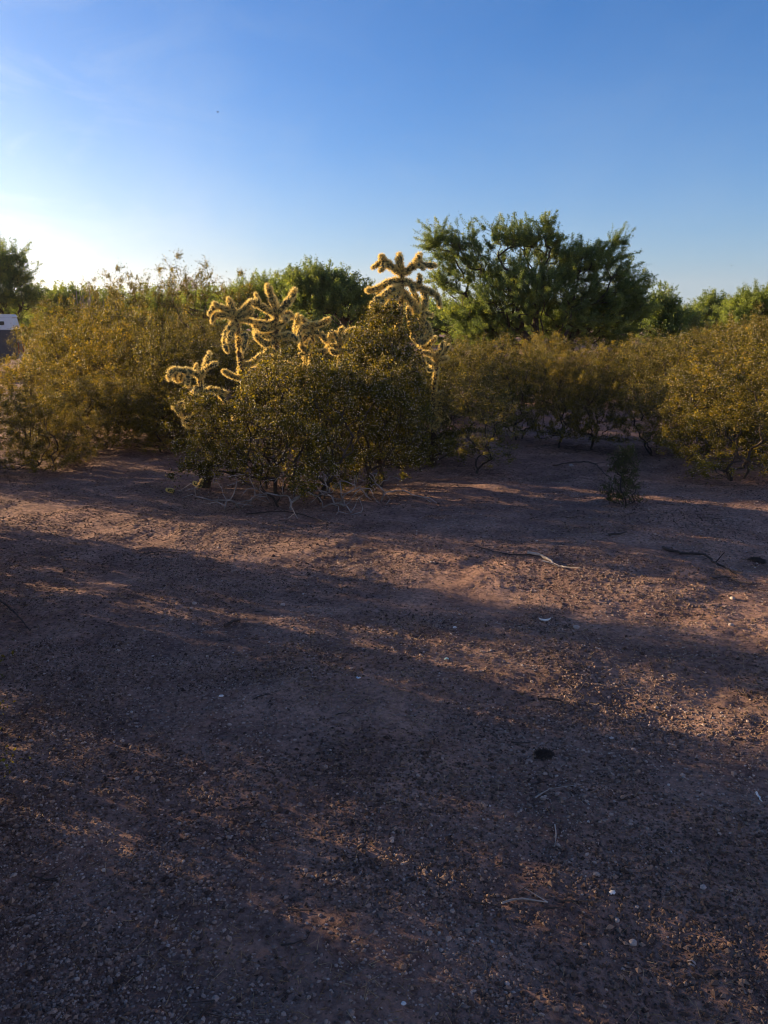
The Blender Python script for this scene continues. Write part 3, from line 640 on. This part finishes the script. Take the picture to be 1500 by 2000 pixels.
tree('palo_verde_tree', 'lighter green rounded tree directly behind the middle cactus', (X_(520, 30), 30, 0),
     [lob(520, 590, 45, 30, 30, 520), lob(560, 585, 30, 25, 30, 520), lob(475, 600, 40, 24, 30, 520)],
     320, 70000, 74, (.05, .1), 'far_leaf', spread=.24, nbase=3, rtip=.006)
tree('palo_verde_tree', 'pale hazy treetop peeking over the rounded dark tree', (X_(655, 60), 60, 0),
     [lob(652, 568, 22, 22, 60, 655), lob(660, 595, 40, 25, 60, 655)], 140, 16000, 75, (.14, .25), 'far_leaf', spread=.4, nbase=3, rtip=.01)
tree('mesquite_tree', 'grey-green shrubby tree leaning against the right flank of the big mesquite', (X_(1300, 22), 22, 0),
     [lob(1295, 625, 32, 30, 22, 1300), lob(1300, 650, 40, 30, 22, 1300), lob(1290, 605, 18, 18, 22, 1300)], 160, 24000, 76, (.06, .1), 'mesquite', spread=.18, rtip=.005)
tree('mesquite_tree', 'small very dark tree in the gap between the big mesquite and the bright right-hand trees', (X_(1345, 34), 34, 0),
     [lob(1345, 640, 26, 22, 34, 1345), lob(1325, 640, 20, 20, 34, 1345)], 130, 18000, 77, (.08, .14), 'mesquite', spread=.25, rtip=.007)
tree('palo_verde_tree', 'small round treetop left of the bright tree at the right edge', (X_(1385, 42), 42, 0),
     [lob(1385, 615, 24, 16, 42, 1385), lob(1395, 632, 38, 18, 42, 1385)], 140, 20000, 78, (.1, .17), 'far_leaf', spread=.3, rtip=.008)
tree('palo_verde_tree', 'bright green tree at the right edge behind the golden bushes', (X_(1475, 28), 28, 0),
     [lob(1470, 608, 40, 26, 28, 1475), lob(1510, 612, 45, 32, 28, 1475), lob(1440, 632, 35, 18, 28, 1475)], 340, 80000, 79, (.045, .09), 'far_leaf', spread=.22, rtip=.006)
tree('palo_verde_tree', 'hazy low tree on the skyline between the left dark tree and the ragged sprigs', (X_(120, 40), 40, 0),
     [lob(125, 600, 40, 18, 40, 120), lob(90, 605, 30, 14, 40, 120), lob(170, 606, 30, 14, 40, 120)], 140, 22000, 80, (.1, .17), 'far_leaf', spread=.3, rtip=.008)
tree('palo_verde_tree', 'low tree on the skyline below the far hill', (X_(400, 36), 36, 0),
     [lob(410, 606, 50, 18, 36, 400), lob(330, 608, 45, 14, 36, 400), lob(465, 596, 28, 18, 36, 400)], 180, 30000, 81, (.1, .16), 'far_leaf', spread=.28, rtip=.008)
rng = np.random.default_rng(90)
proto = None
for i in range(26):
    px = -40 + i * 62 + rng.uniform(-14, 14); Y = rng.uniform(48, 85); h = rng.uniform(1.9, 3.2)
    if proto is None:
        proto = tree('scrub_tree', 'low hazy tree in the far treeline', (0, 0, 0), [(0, 1.5, 2.2, 1.1), (-1.5, 1.1, 1.5, .9), (1.6, 1.2, 1.4, .9)], 150, 16000, 91, (.12, .22), 'far_leaf', spread=.35, rtip=.01, group='far treeline')
        o = proto
    else: o = copy_tree(proto)
    o.location = (X_(px, Y), Y, 0); o.rotation_euler = (0, 0, rng.uniform(0, 6)); s = h / 2.6; o.scale = (s * 1.3, s * 1.3, s)

# ------------------------------------------------------------------ ocotillo-like bare wands on the left skyline
rng = np.random.default_rng(95); x, y = X_(172, 16.5), 16.5
r_ = empty('ocotillo', (x, y, 0)); tag(r_, 'cluster of thin bare upright wands on the left skyline', 'shrub')
mb = MB()
for k in range(16):
    dx = rng.uniform(-.28, .28); top = rng.uniform(1.9, 2.35)
    p = resample([(dx * .2, rng.normal() * .05, 0), (dx * .7, rng.normal() * .1, top * .5), (dx + rng.normal() * .03, rng.normal() * .15, top)], .15); sweep(mb, p, np.linspace(.014, .005, len(p)), 5, .5)
mb.build('wands', M['dead'], r_)

# ------------------------------------------------------------------ parked pickup with camper shell
M['paint_dark'] = plain('dark_blue_paint', [(.3, (.022, .027, .04)), (.7, (.03, .036, .05))], .35, 3, 0, 60, .5)
M['paint_white'] = plain('white_shell_paint', [(.3, (.62, .62, .62)), (.7, (.70, .70, .69))], .4, 3, 0, 60, .5)
M['glass'] = plain('dark_window', [(.3, (.012, .014, .018)), (.7, (.02, .022, .026))], .12, 3, 0, 60, .5)
M['rubber'] = plain('tyre_rubber', [(.3, (.02, .02, .02)), (.7, (.04, .038, .036))], .85, 20)
M['steel'] = plain('wheel_steel', [(.3, (.35, .35, .36)), (.7, (.5, .5, .5))], .4, 20, 0, 60, .5, False, .8)
M['red_lens'] = plain('red_lens', [(.3, (.25, .01, .01)), (.7, (.35, .02, .02))], .2, 20)
def slab(mb, prof, y0, y1, inset=0.0):
    """side profile (x, z) pushed from y0 to y1"""
    n = len(prof); V = [(x, y0, z) for x, z in prof] + [(x, y1, z) for x, z in prof]
    i = np.arange(n); j = (i + 1) % n
    mb.add(V, np.stack([i, j, j + n, i + n], 1)); mb.add(V, [list(range(n - 1, -1, -1))]); mb.add(V, [[k + n for k in range(n)]])
def bevel(o, w=.03):
    m = o.modifiers.new('bevel', 'BEVEL'); m.width = w; m.segments = 2; m.limit_method = 'ANGLE'; m.angle_limit = math.radians(25); return o
def bx(mb, a, b): slab(mb, [(a[0], a[2]), (b[0], a[2]), (b[0], b[2]), (a[0], b[2])], a[1], b[1])
def wheel_arch(cx, r, z0): return [(cx + r * math.cos(t), z0 + r * math.sin(t)) for t in np.linspace(0, math.pi, 9)]
tr_ = math.radians(19); cx_, cy_ = X_(31, 25.0), 25.0
tx_ = cx_ - (2.62 * math.cos(tr_) + .86 * math.sin(tr_)); ty_ = cy_ - (2.62 * math.sin(tr_) - .86 * math.cos(tr_))
tk = empty('pickup_truck', (tx_, ty_, gz(tx_, ty_)), tr_); tag(tk, 'dark pickup truck with white camper shell, parked at the left edge', 'truck')
mb = MB()
slab(mb, [(-2.62, .45), (-2.62, 1.1), (-2.3, 1.2), (-1.35, 1.28), (2.6, 1.32), (2.6, .45)] + wheel_arch(1.55, .42, .42) + [(1.1, .42), (-1.2, .42)] + wheel_arch(-1.65, .42, .42) + [(-2.1, .45)], -.88, .88)
bevel(mb.build('body', M['paint_dark'], tk))
mb = MB(); slab(mb, [(-1.35, 1.27), (-.75, 1.76), (.35, 1.78), (.55, 1.27)], -.78, .78); cabo = bevel(mb.build('cab', M['paint_dark'], tk), .04)
for s_ in (-1, 1):
    mb = MB(); slab(mb, [(-1.15, 1.31), (-.7, 1.69), (-.32, 1.69), (-.32, 1.31)], s_ * .783, s_ * .79); mb.build('window', M['glass'], cabo)
    mb = MB(); slab(mb, [(-.25, 1.31), (-.25, 1.69), (.28, 1.69), (.40, 1.31)], s_ * .783, s_ * .79); mb.build('window', M['glass'], cabo)
mb = MB(); slab(mb, [(.60, 1.325), (.66, 1.68), (2.5, 1.69), (2.58, 1.325)], -.84, .84); sh = bevel(mb.build('camper_shell', M['paint_white'], tk), .04)
mb = MB(); slab(mb, [(.62, 1.695), (.66, 1.78), (2.48, 1.78), (2.54, 1.695)], -.80, .80); bevel(mb.build('shell_roof', M['paint_white'], sh), .03)
for s_ in (-1, 1):
    mb = MB(); slab(mb, [(.95, 1.46), (.95, 1.57), (2.28, 1.57), (2.28, 1.46)], s_ * .842, s_ * .85); mb.build('window', M['glass'], sh)
mb = MB(); bx(mb, (2.585, -.86, .6), (2.62, -.72, .95)); mb.build('tail_light', M['red_lens'], tk)
mb = MB(); bx(mb, (2.585, .72, .6), (2.62, .86, .95)); mb.build('tail_light', M['red_lens'], tk)
mb = MB(); bx(mb, (2.605, -.85, .42), (2.75, .85, .56)); bevel(mb.build('bumper', M['steel'], tk), .02)
for wx in (-1.65, 1.55):
    for s_ in (-1, 1):
        we = empty('wheel'); we.parent = tk; we.location = (wx, s_ * .76, .36)
        mb = MB(); a = np.linspace(0, 6.283, 25)[:-1]; prof = [(.22, -.10), (.33, -.11), (.36, -.08), (.36, .08), (.33, .11), (.22, .10)]
        V = [(r * math.cos(t), y, r * math.sin(t)) for t in a for r, y in prof]; n = len(prof)
        mb.add(V, [[i * n + j, i * n + (j + 1) % n, ((i + 1) % 24) * n + (j + 1) % n, ((i + 1) % 24) * n + j] for i in range(24) for j in range(n)]); mb.build('tyre', M['rubber'], we, True)
        mb = MB(); V = [(r * math.cos(t), y * s_, r * math.sin(t)) for t in a for r, y in [(.225, .09), (.18, .05), (.06, .08), (.0, .08)]]
        mb.add(V, [[i * 4 + j, i * 4 + j + 1, ((i + 1) % 24) * 4 + j + 1, ((i + 1) % 24) * 4 + j] for i in range(24) for j in range(3)]); mb.build('rim', M['steel'], we, True)

# ------------------------------------------------------------------ birds
M['feather'] = plain('dark_feather', [(.3, (.015, .015, .018)), (.7, (.03, .03, .03))], .8)
for px, py, Y, sc, lab in [(425, 219, 45, 1.0, 'tiny dark bird high in the sky on the left'), (1371, 494, 60, .7, 'faintest dark speck of a bird, low in the sky on the right'), (1429, 519, 45, .9, 'dark bird speck above the right-edge trees, right of the faint one')]:
    p = pt(px, py, Y); r_ = empty('flying_bird', tuple(p), 1.0); r_.scale = (sc,) * 3; tag(r_, lab, 'bird')
    t = np.linspace(0, 1, 9); path = np.stack([t * .13 - .065, t * 0, .006 * np.sin(t * 3)], 1); mb = MB(); sweep(mb, path, .004 + .022 * np.sin(np.pi * np.clip(t, .05, .97))**.8, 8)
    mb.add([(-.06, -.012, 0), (-.06, .012, 0), (-.10, .02, 0), (-.10, -.02, 0)], [[0, 1, 2, 3]]); mb.add([(.062, -.004, .004), (.062, .004, .004), (.075, 0, .002)], [[0, 1, 2]])
    mb.build('body', M['feather'], r_, True)
    for s_ in (-1, 1):
        mb = MB(); mb.add([(.03, 0, .01), (-.03, 0, .01), (-.025, s_ * .07, .03), (.025, s_ * .07, .035), (-.02, s_ * .14, .02)], [[0, 1, 2, 3]]); mb.add([(.025, s_ * .07, .035), (-.025, s_ * .07, .03), (-.02, s_ * .14, .02)], [[0, 1, 2]]); mb.build('wing', M['feather'], r_)

# ------------------------------------------------------------------ ground scatter
rng = np.random.default_rng(200)
def scatter(n, power=1.7, ymin=1.2, ymax=10.5, clump=None, seed=0, thr=0.0):
    y = ymin + (ymax - ymin) * rng.random(n)**power; x = rng.uniform(-.56, .56, n) * y * 1.15 + rng.normal(size=n) * .1
    if clump:
        d = fbm(x * clump, y * clump, seed, 3); k = rng.random(n) < np.clip(.5 + (d - thr) * 2.2, .06, 1); x = x[k]; y = y[k]
    return x, y
x, y = scatter(210000, 1.2, clump=1.6, seed=301, thr=-.1); R = rng.gamma(1.6, .0011, len(x)) + .0017; R = np.minimum(R, .011)
mb = MB(); blobs(mb, np.stack([x, y, ground_z(x, y) + R * .2], 1), R, rng, .22, .65); tag(mb.build('gravel', M['pebble']), 'pinkish grey gravel strewn over the clearing', 'gravel', kind='stuff')
x, y = scatter(250000, 1.2, clump=2.3, seed=311, thr=-.08); R = rng.gamma(1.8, .0012, len(x)) + .0018; R = np.minimum(R, .012)
mb = MB(); blobs(mb, np.stack([x, y, ground_z(x, y) + R * .3], 1), R, rng, .4, .8, 'oct'); tag(mb.build('mulch', M['crumb']), 'dark crumbs of dry plant litter on the dirt', 'plant litter', kind='stuff')
x, y = scatter(60000, 1.25, clump=1.1, seed=321, thr=.05); n = len(x); P0 = np.stack([x, y, ground_z(x, y) + .002], 1)
d = norm(np.stack([rng.normal(size=n), rng.normal(size=n), np.abs(rng.normal(size=n)) * .45], 1)); P1 = P0 + d * rng.uniform(.01, .04, (n, 1))
mb = MB(); tubes(mb, P0, P1, np.full(n, .0009), np.full(n, .0005), 3, rng.random(n)); tag(mb.build('dry_grass', M['straw']), 'short dry straw and stubble on the dirt', 'dry grass', kind='stuff')

def stick(px_list, label, rad=.006, m='dead', twigs=3, seed=0, lift=.006, name='fallen_branch', cat='stick'):
    r = np.random.default_rng(seed); P = [gp(*q[:2]) for q in px_list]
    for q, p in zip(px_list, P): p[2] = gz(p[0], p[1]) + rad + lift + (q[2] if len(q) > 2 else 0)
    o0 = P[0].copy(); path = resample([p - o0 for p in P], .03); path = path + r.normal(size=path.shape) * rad * .35
    mb = MB(); sweep(mb, path, np.linspace(rad, rad * .45, len(path)), 7, .5, True, .3, r)
    for _ in range(twigs):
        k = int(r.integers(len(path) // 4, len(path))); e = path[k] + norm(np.array([r.normal(), r.normal(), abs(r.normal()) * .3])) * r.uniform(.05, .14)
        sweep(mb, resample([path[k], (path[k] + e) / 2 + r.normal(size=3) * .008, e], .02), np.linspace(rad * .45, rad * .2, len(resample([path[k], (path[k] + e) / 2, e], .02)))[:0] if False else np.linspace(rad * .45, rad * .2, len(resample([path[k], (path[k] + e) / 2 + 0, e], .02))), 5) if False else tubes(mb, [path[k]], [e], [rad * .45], [rad * .2], 5)
    o = mb.build(name, M[m]); o.location = tuple(o0); tag(o, label, cat); return o
stick([(1030, 1092), (1052, 1097), (1072, 1108), (1090, 1120), (1101, 1122)], 'pale sunlit forked stick lying in the bright strip', .011, 'dead', 3, 1)
stick([(1045, 1095), (990, 1088), (940, 1078)], 'thin dark twig trailing left from the pale forked stick', .005, 'darkwood', 2, 2)
stick([(1290, 1076), (1330, 1083), (1372, 1088), (1405, 1104), (1440, 1122)], 'long dark crooked branch lying on the gravel at the right', .011, 'darkwood', 6, 3)
stick([(1080, 905, .0), (1120, 905, .05), (1158, 910, .07), (1185, 930, .02)], 'dark arched twig on the ground just left of the sapling', .008, 'darkwood', 4, 4)
stick([(980, 1772), (1020, 1768), (1070, 1777)], 'thin curved twig on the near gravel, lower right', .0035, 'dead', 1, 5)
stick([(388, 2000), (405, 1982), (420, 1962)], 'short dark twig at the bottom edge', .0035, 'darkwood', 2, 6)
stick([(0, 1172, .04), (30, 1195, .03), (58, 1222)], 'dark twig entering from the left edge', .006, 'darkwood', 3, 7)
stick([(442, 1232), (456, 1227), (468, 1222)], 'short stubby piece of wood in the left shade', .011, 'darkwood', 1, 8)
stick([(1045, 1578), (1060, 1570), (1072, 1565)], 'tiny twig below the dark clump', .003, 'dead', 1, 9)
stick([(1083, 1630), (1085, 1650), (1082, 1668)], 'thin upright-lying straw in the lower right shade', .0022, 'dead', 0, 10)
stick([(1476, 1562), (1482, 1572), (1486, 1580)], 'pale chip of wood at the right edge', .004, 'bone', 0, 11)
stick([(1390, 1135), (1420, 1128), (1450, 1140)], 'tangle of dark twigs beside the long crooked branch', .005, 'darkwood', 8, 12)
stick([(480, 1003), (560, 1000), (640, 1022), (600, 1010)], 'bare twig under the left front of the middle bush', .005, 'darkwood', 3, 13)
stick([(1050, 1372), (1090, 1378), (1110, 1385)], 'dark twig below the lit strip on the right', .005, 'darkwood', 3, 14)
stick([(1190, 1053), (1210, 1050), (1222, 1046)], 'small dark chip of wood left of the long crooked branch', .009, 'darkwood', 1, 15)
stick([(280, 1077), (320, 1076), (345, 1080)], 'dark twig in the left shade below the lit strip', .004, 'darkwood', 2, 16)

def stone(px, py, r, label, m='stone', name='stone', cat='stone', seed=0, flat=.7):
    g = gp(px, py); rg = np.random.default_rng(seed); mb = MB(); V = ICO_V
    # one subdivision for a rounder stone
    F2 = []; VV = [tuple(v) for v in V]; cache = {}
    def midp(a, b):
        k = (min(a, b), max(a, b))
        if k not in cache: q = norm(np.array(VV[a]) + np.array(VV[b])); VV.append(tuple(q)); cache[k] = len(VV) - 1
        return cache[k]
    for a, b, c in ICO_F:
        ab, bc, ca = midp(a, b), midp(b, c), midp(c, a); F2 += [(a, ab, ca), (b, bc, ab), (c, ca, bc), (ab, bc, ca)]
    VV = np.array(VV) * rg.uniform(.82, 1.15, (len(VV), 1)) * [r * rg.uniform(.9, 1.3), r, r * flat]
    mb.add(VV, F2, .5); o = mb.build(name, M[m], smooth=True); o.location = (g[0], g[1], gz(g[0], g[1]) + r * flat * .45); o.rotation_euler = (0, 0, rg.uniform(0, 6)); tag(o, label, cat); return o
stone(1125, 1241, .017, 'round pale stone beside the white crescent in the strip of shade', seed=1)
stone(1427, 1232, .013, 'pale stone in the sunlit strip near the right edge', seed=2)
stone(1430, 1175, .014, 'grey stone upslope of the right-hand lit strip', seed=3)
stone(552, 1182, .015, 'pale stone in the left-centre shade', seed=4)
stone(380, 1181, .014, 'dull stone in the left shade, level with the pale one', seed=5)
stone(1237, 1836, .011, 'largest pale stone on the near gravel, lower right', seed=6)
stone(1352, 1875, .010, 'flat pale stone near the lower right corner', seed=7)
stone(1372, 1742, .009, 'pale stone in the right foreground, uppermost of the near ones', seed=8)
stone(990, 1925, .007, 'small yellowish stone near the bottom edge', seed=9)
stone(1205, 1800, .008, 'small white stone left of the largest near one', seed=10)
stone(328, 1848, .006, 'small white stone in the lower left shade', seed=11)
stone(1116, 903, .03, 'pale stone at the tip of the arched twig', seed=12)
stone(700, 1344, .009, 'pale bluish scrap of litter alone in the centre foreground', 'litter', 'litter_scrap', 'litter', 13, .5)
stone(433, 1376, .011, 'flat whitish flake in the left foreground shade', 'bone', 'pale_flake', 'flake', 14, .25)
stone(1195, 1757, .009, 'flat white flake in the right foreground', 'bone', 'pale_flake', 'flake', 15, .25)
stone(788, 1974, .006, 'white chip at the bottom edge, centre', 'bone', 'pale_flake', 'flake', 16, .3)
stone(888, 1238, .012, 'white flake above the second lit strip', 'bone', 'pale_flake', 'flake', 17, .3)
stone(872, 1296, .012, 'mint green scrap of litter in the second lit strip', 'litter_green', 'litter_scrap', 'litter', 18, .4)
# white crescent
g = gp(1063, 1229); rg = np.random.default_rng(5); t = np.linspace(-1.2, 1.2, 12); path = np.stack([.034 * np.sin(t), .0 * t, .022 * (1 - np.cos(t)) + .003], 1)
mb = MB(); sweep(mb, path, .001 + .0055 * np.cos(t * 1.2).clip(0), 7); o = mb.build('bone_sliver', M['bone'], smooth=True); o.location = (g[0], g[1], gz(g[0], g[1]) + .002); tag(o, 'white crescent-shaped sliver lying on the dirt', 'bone')
# dark clump
for px, py, rr, lab, sd_ in [(1062, 1492, .029, 'dark clump of matted litter in the right foreground', 1), (1478, 1086, .06, 'dark clump of matted litter at the right edge', 2)]:
    g = gp(px, py); rg = np.random.default_rng(sd_); n = 1500; v = norm(rg.normal(size=(n, 3))) * rg.random((n, 1))**.4 * [rr, rr * .7, rr * .45]; v[:, 2] = np.abs(v[:, 2])
    mb = MB(); blobs(mb, v[:500], rg.uniform(.003, .009, 500), rg, .4, .8, 'oct'); d = norm(rg.normal(size=(n, 3)) * [1, 1, .5]); tubes(mb, v, v + d * .02, np.full(n, .0011), np.full(n, .0006), 3, rg.random(n))
    o = mb.build('litter_clump', M['twig']); o.location = (g[0], g[1], gz(g[0], g[1])); tag(o, lab, 'plant litter')

# loose twigs
rng = np.random.default_rng(400)
for k in range(46):
    py = 985 + 900 * rng.random()**1.5; px = rng.uniform(20, 1480); a = rng.uniform(-.5, .5); L = rng.uniform(12, 38) * (.5 + (py - 620) / 900)
    pts = [(px, py), (px + L * .5 * math.cos(a), py + L * .18 * math.sin(a) + rng.uniform(-4, 4)), (px + L * math.cos(a), py + L * .35 * math.sin(a))]
    o = stick(pts, 'short thin dead twig lying loose on the gravel', rng.uniform(.0018, .0035), 'twig' if k % 3 else 'darkwood', int(rng.integers(0, 3)), 500 + k, .003, 'loose_twig', 'twig'); o['group'] = 'loose twigs on the gravel'
# litter gathered under the bushes
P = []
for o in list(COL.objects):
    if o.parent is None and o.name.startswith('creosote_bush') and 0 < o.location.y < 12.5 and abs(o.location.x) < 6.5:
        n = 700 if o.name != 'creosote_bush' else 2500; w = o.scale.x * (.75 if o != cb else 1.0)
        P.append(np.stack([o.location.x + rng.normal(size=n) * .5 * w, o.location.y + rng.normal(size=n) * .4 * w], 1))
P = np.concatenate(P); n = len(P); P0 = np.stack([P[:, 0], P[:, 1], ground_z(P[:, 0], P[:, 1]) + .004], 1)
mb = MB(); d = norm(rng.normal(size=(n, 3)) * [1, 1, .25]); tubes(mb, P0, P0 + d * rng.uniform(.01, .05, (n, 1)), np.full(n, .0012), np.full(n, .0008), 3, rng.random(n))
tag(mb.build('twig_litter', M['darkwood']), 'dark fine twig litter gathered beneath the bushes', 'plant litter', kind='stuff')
# dust in the air
if HAZE > 0:
    m = bpy.data.materials.new('dust_haze'); m.use_nodes = True; nt = m.node_tree; nt.nodes.remove(nt.nodes['Principled BSDF'])
    v = nt.nodes.new('ShaderNodeVolumePrincipled'); v.inputs['Color'].default_value = (.92, .94, .96, 1); v.inputs['Density'].default_value = HAZE; v.inputs['Anisotropy'].default_value = .6
    nt.links.new(v.outputs[0], nt.nodes['Material Output'].inputs['Volume'])
    mb = MB(); q = 2900; mb.add([(-q, -q, -4), (q, -q, -4), (q, q, -4), (-q, q, -4), (-q, -q, 125), (q, -q, 125), (q, q, 125), (-q, q, 125)],
           [(0, 3, 2, 1), (4, 5, 6, 7), (0, 1, 5, 4), (1, 2, 6, 5), (2, 3, 7, 6), (3, 0, 4, 7)]); o = mb.build('haze', m); tag(o, kind='stuff'); tag(o, 'thin dusty haze over the whole place', 'haze')
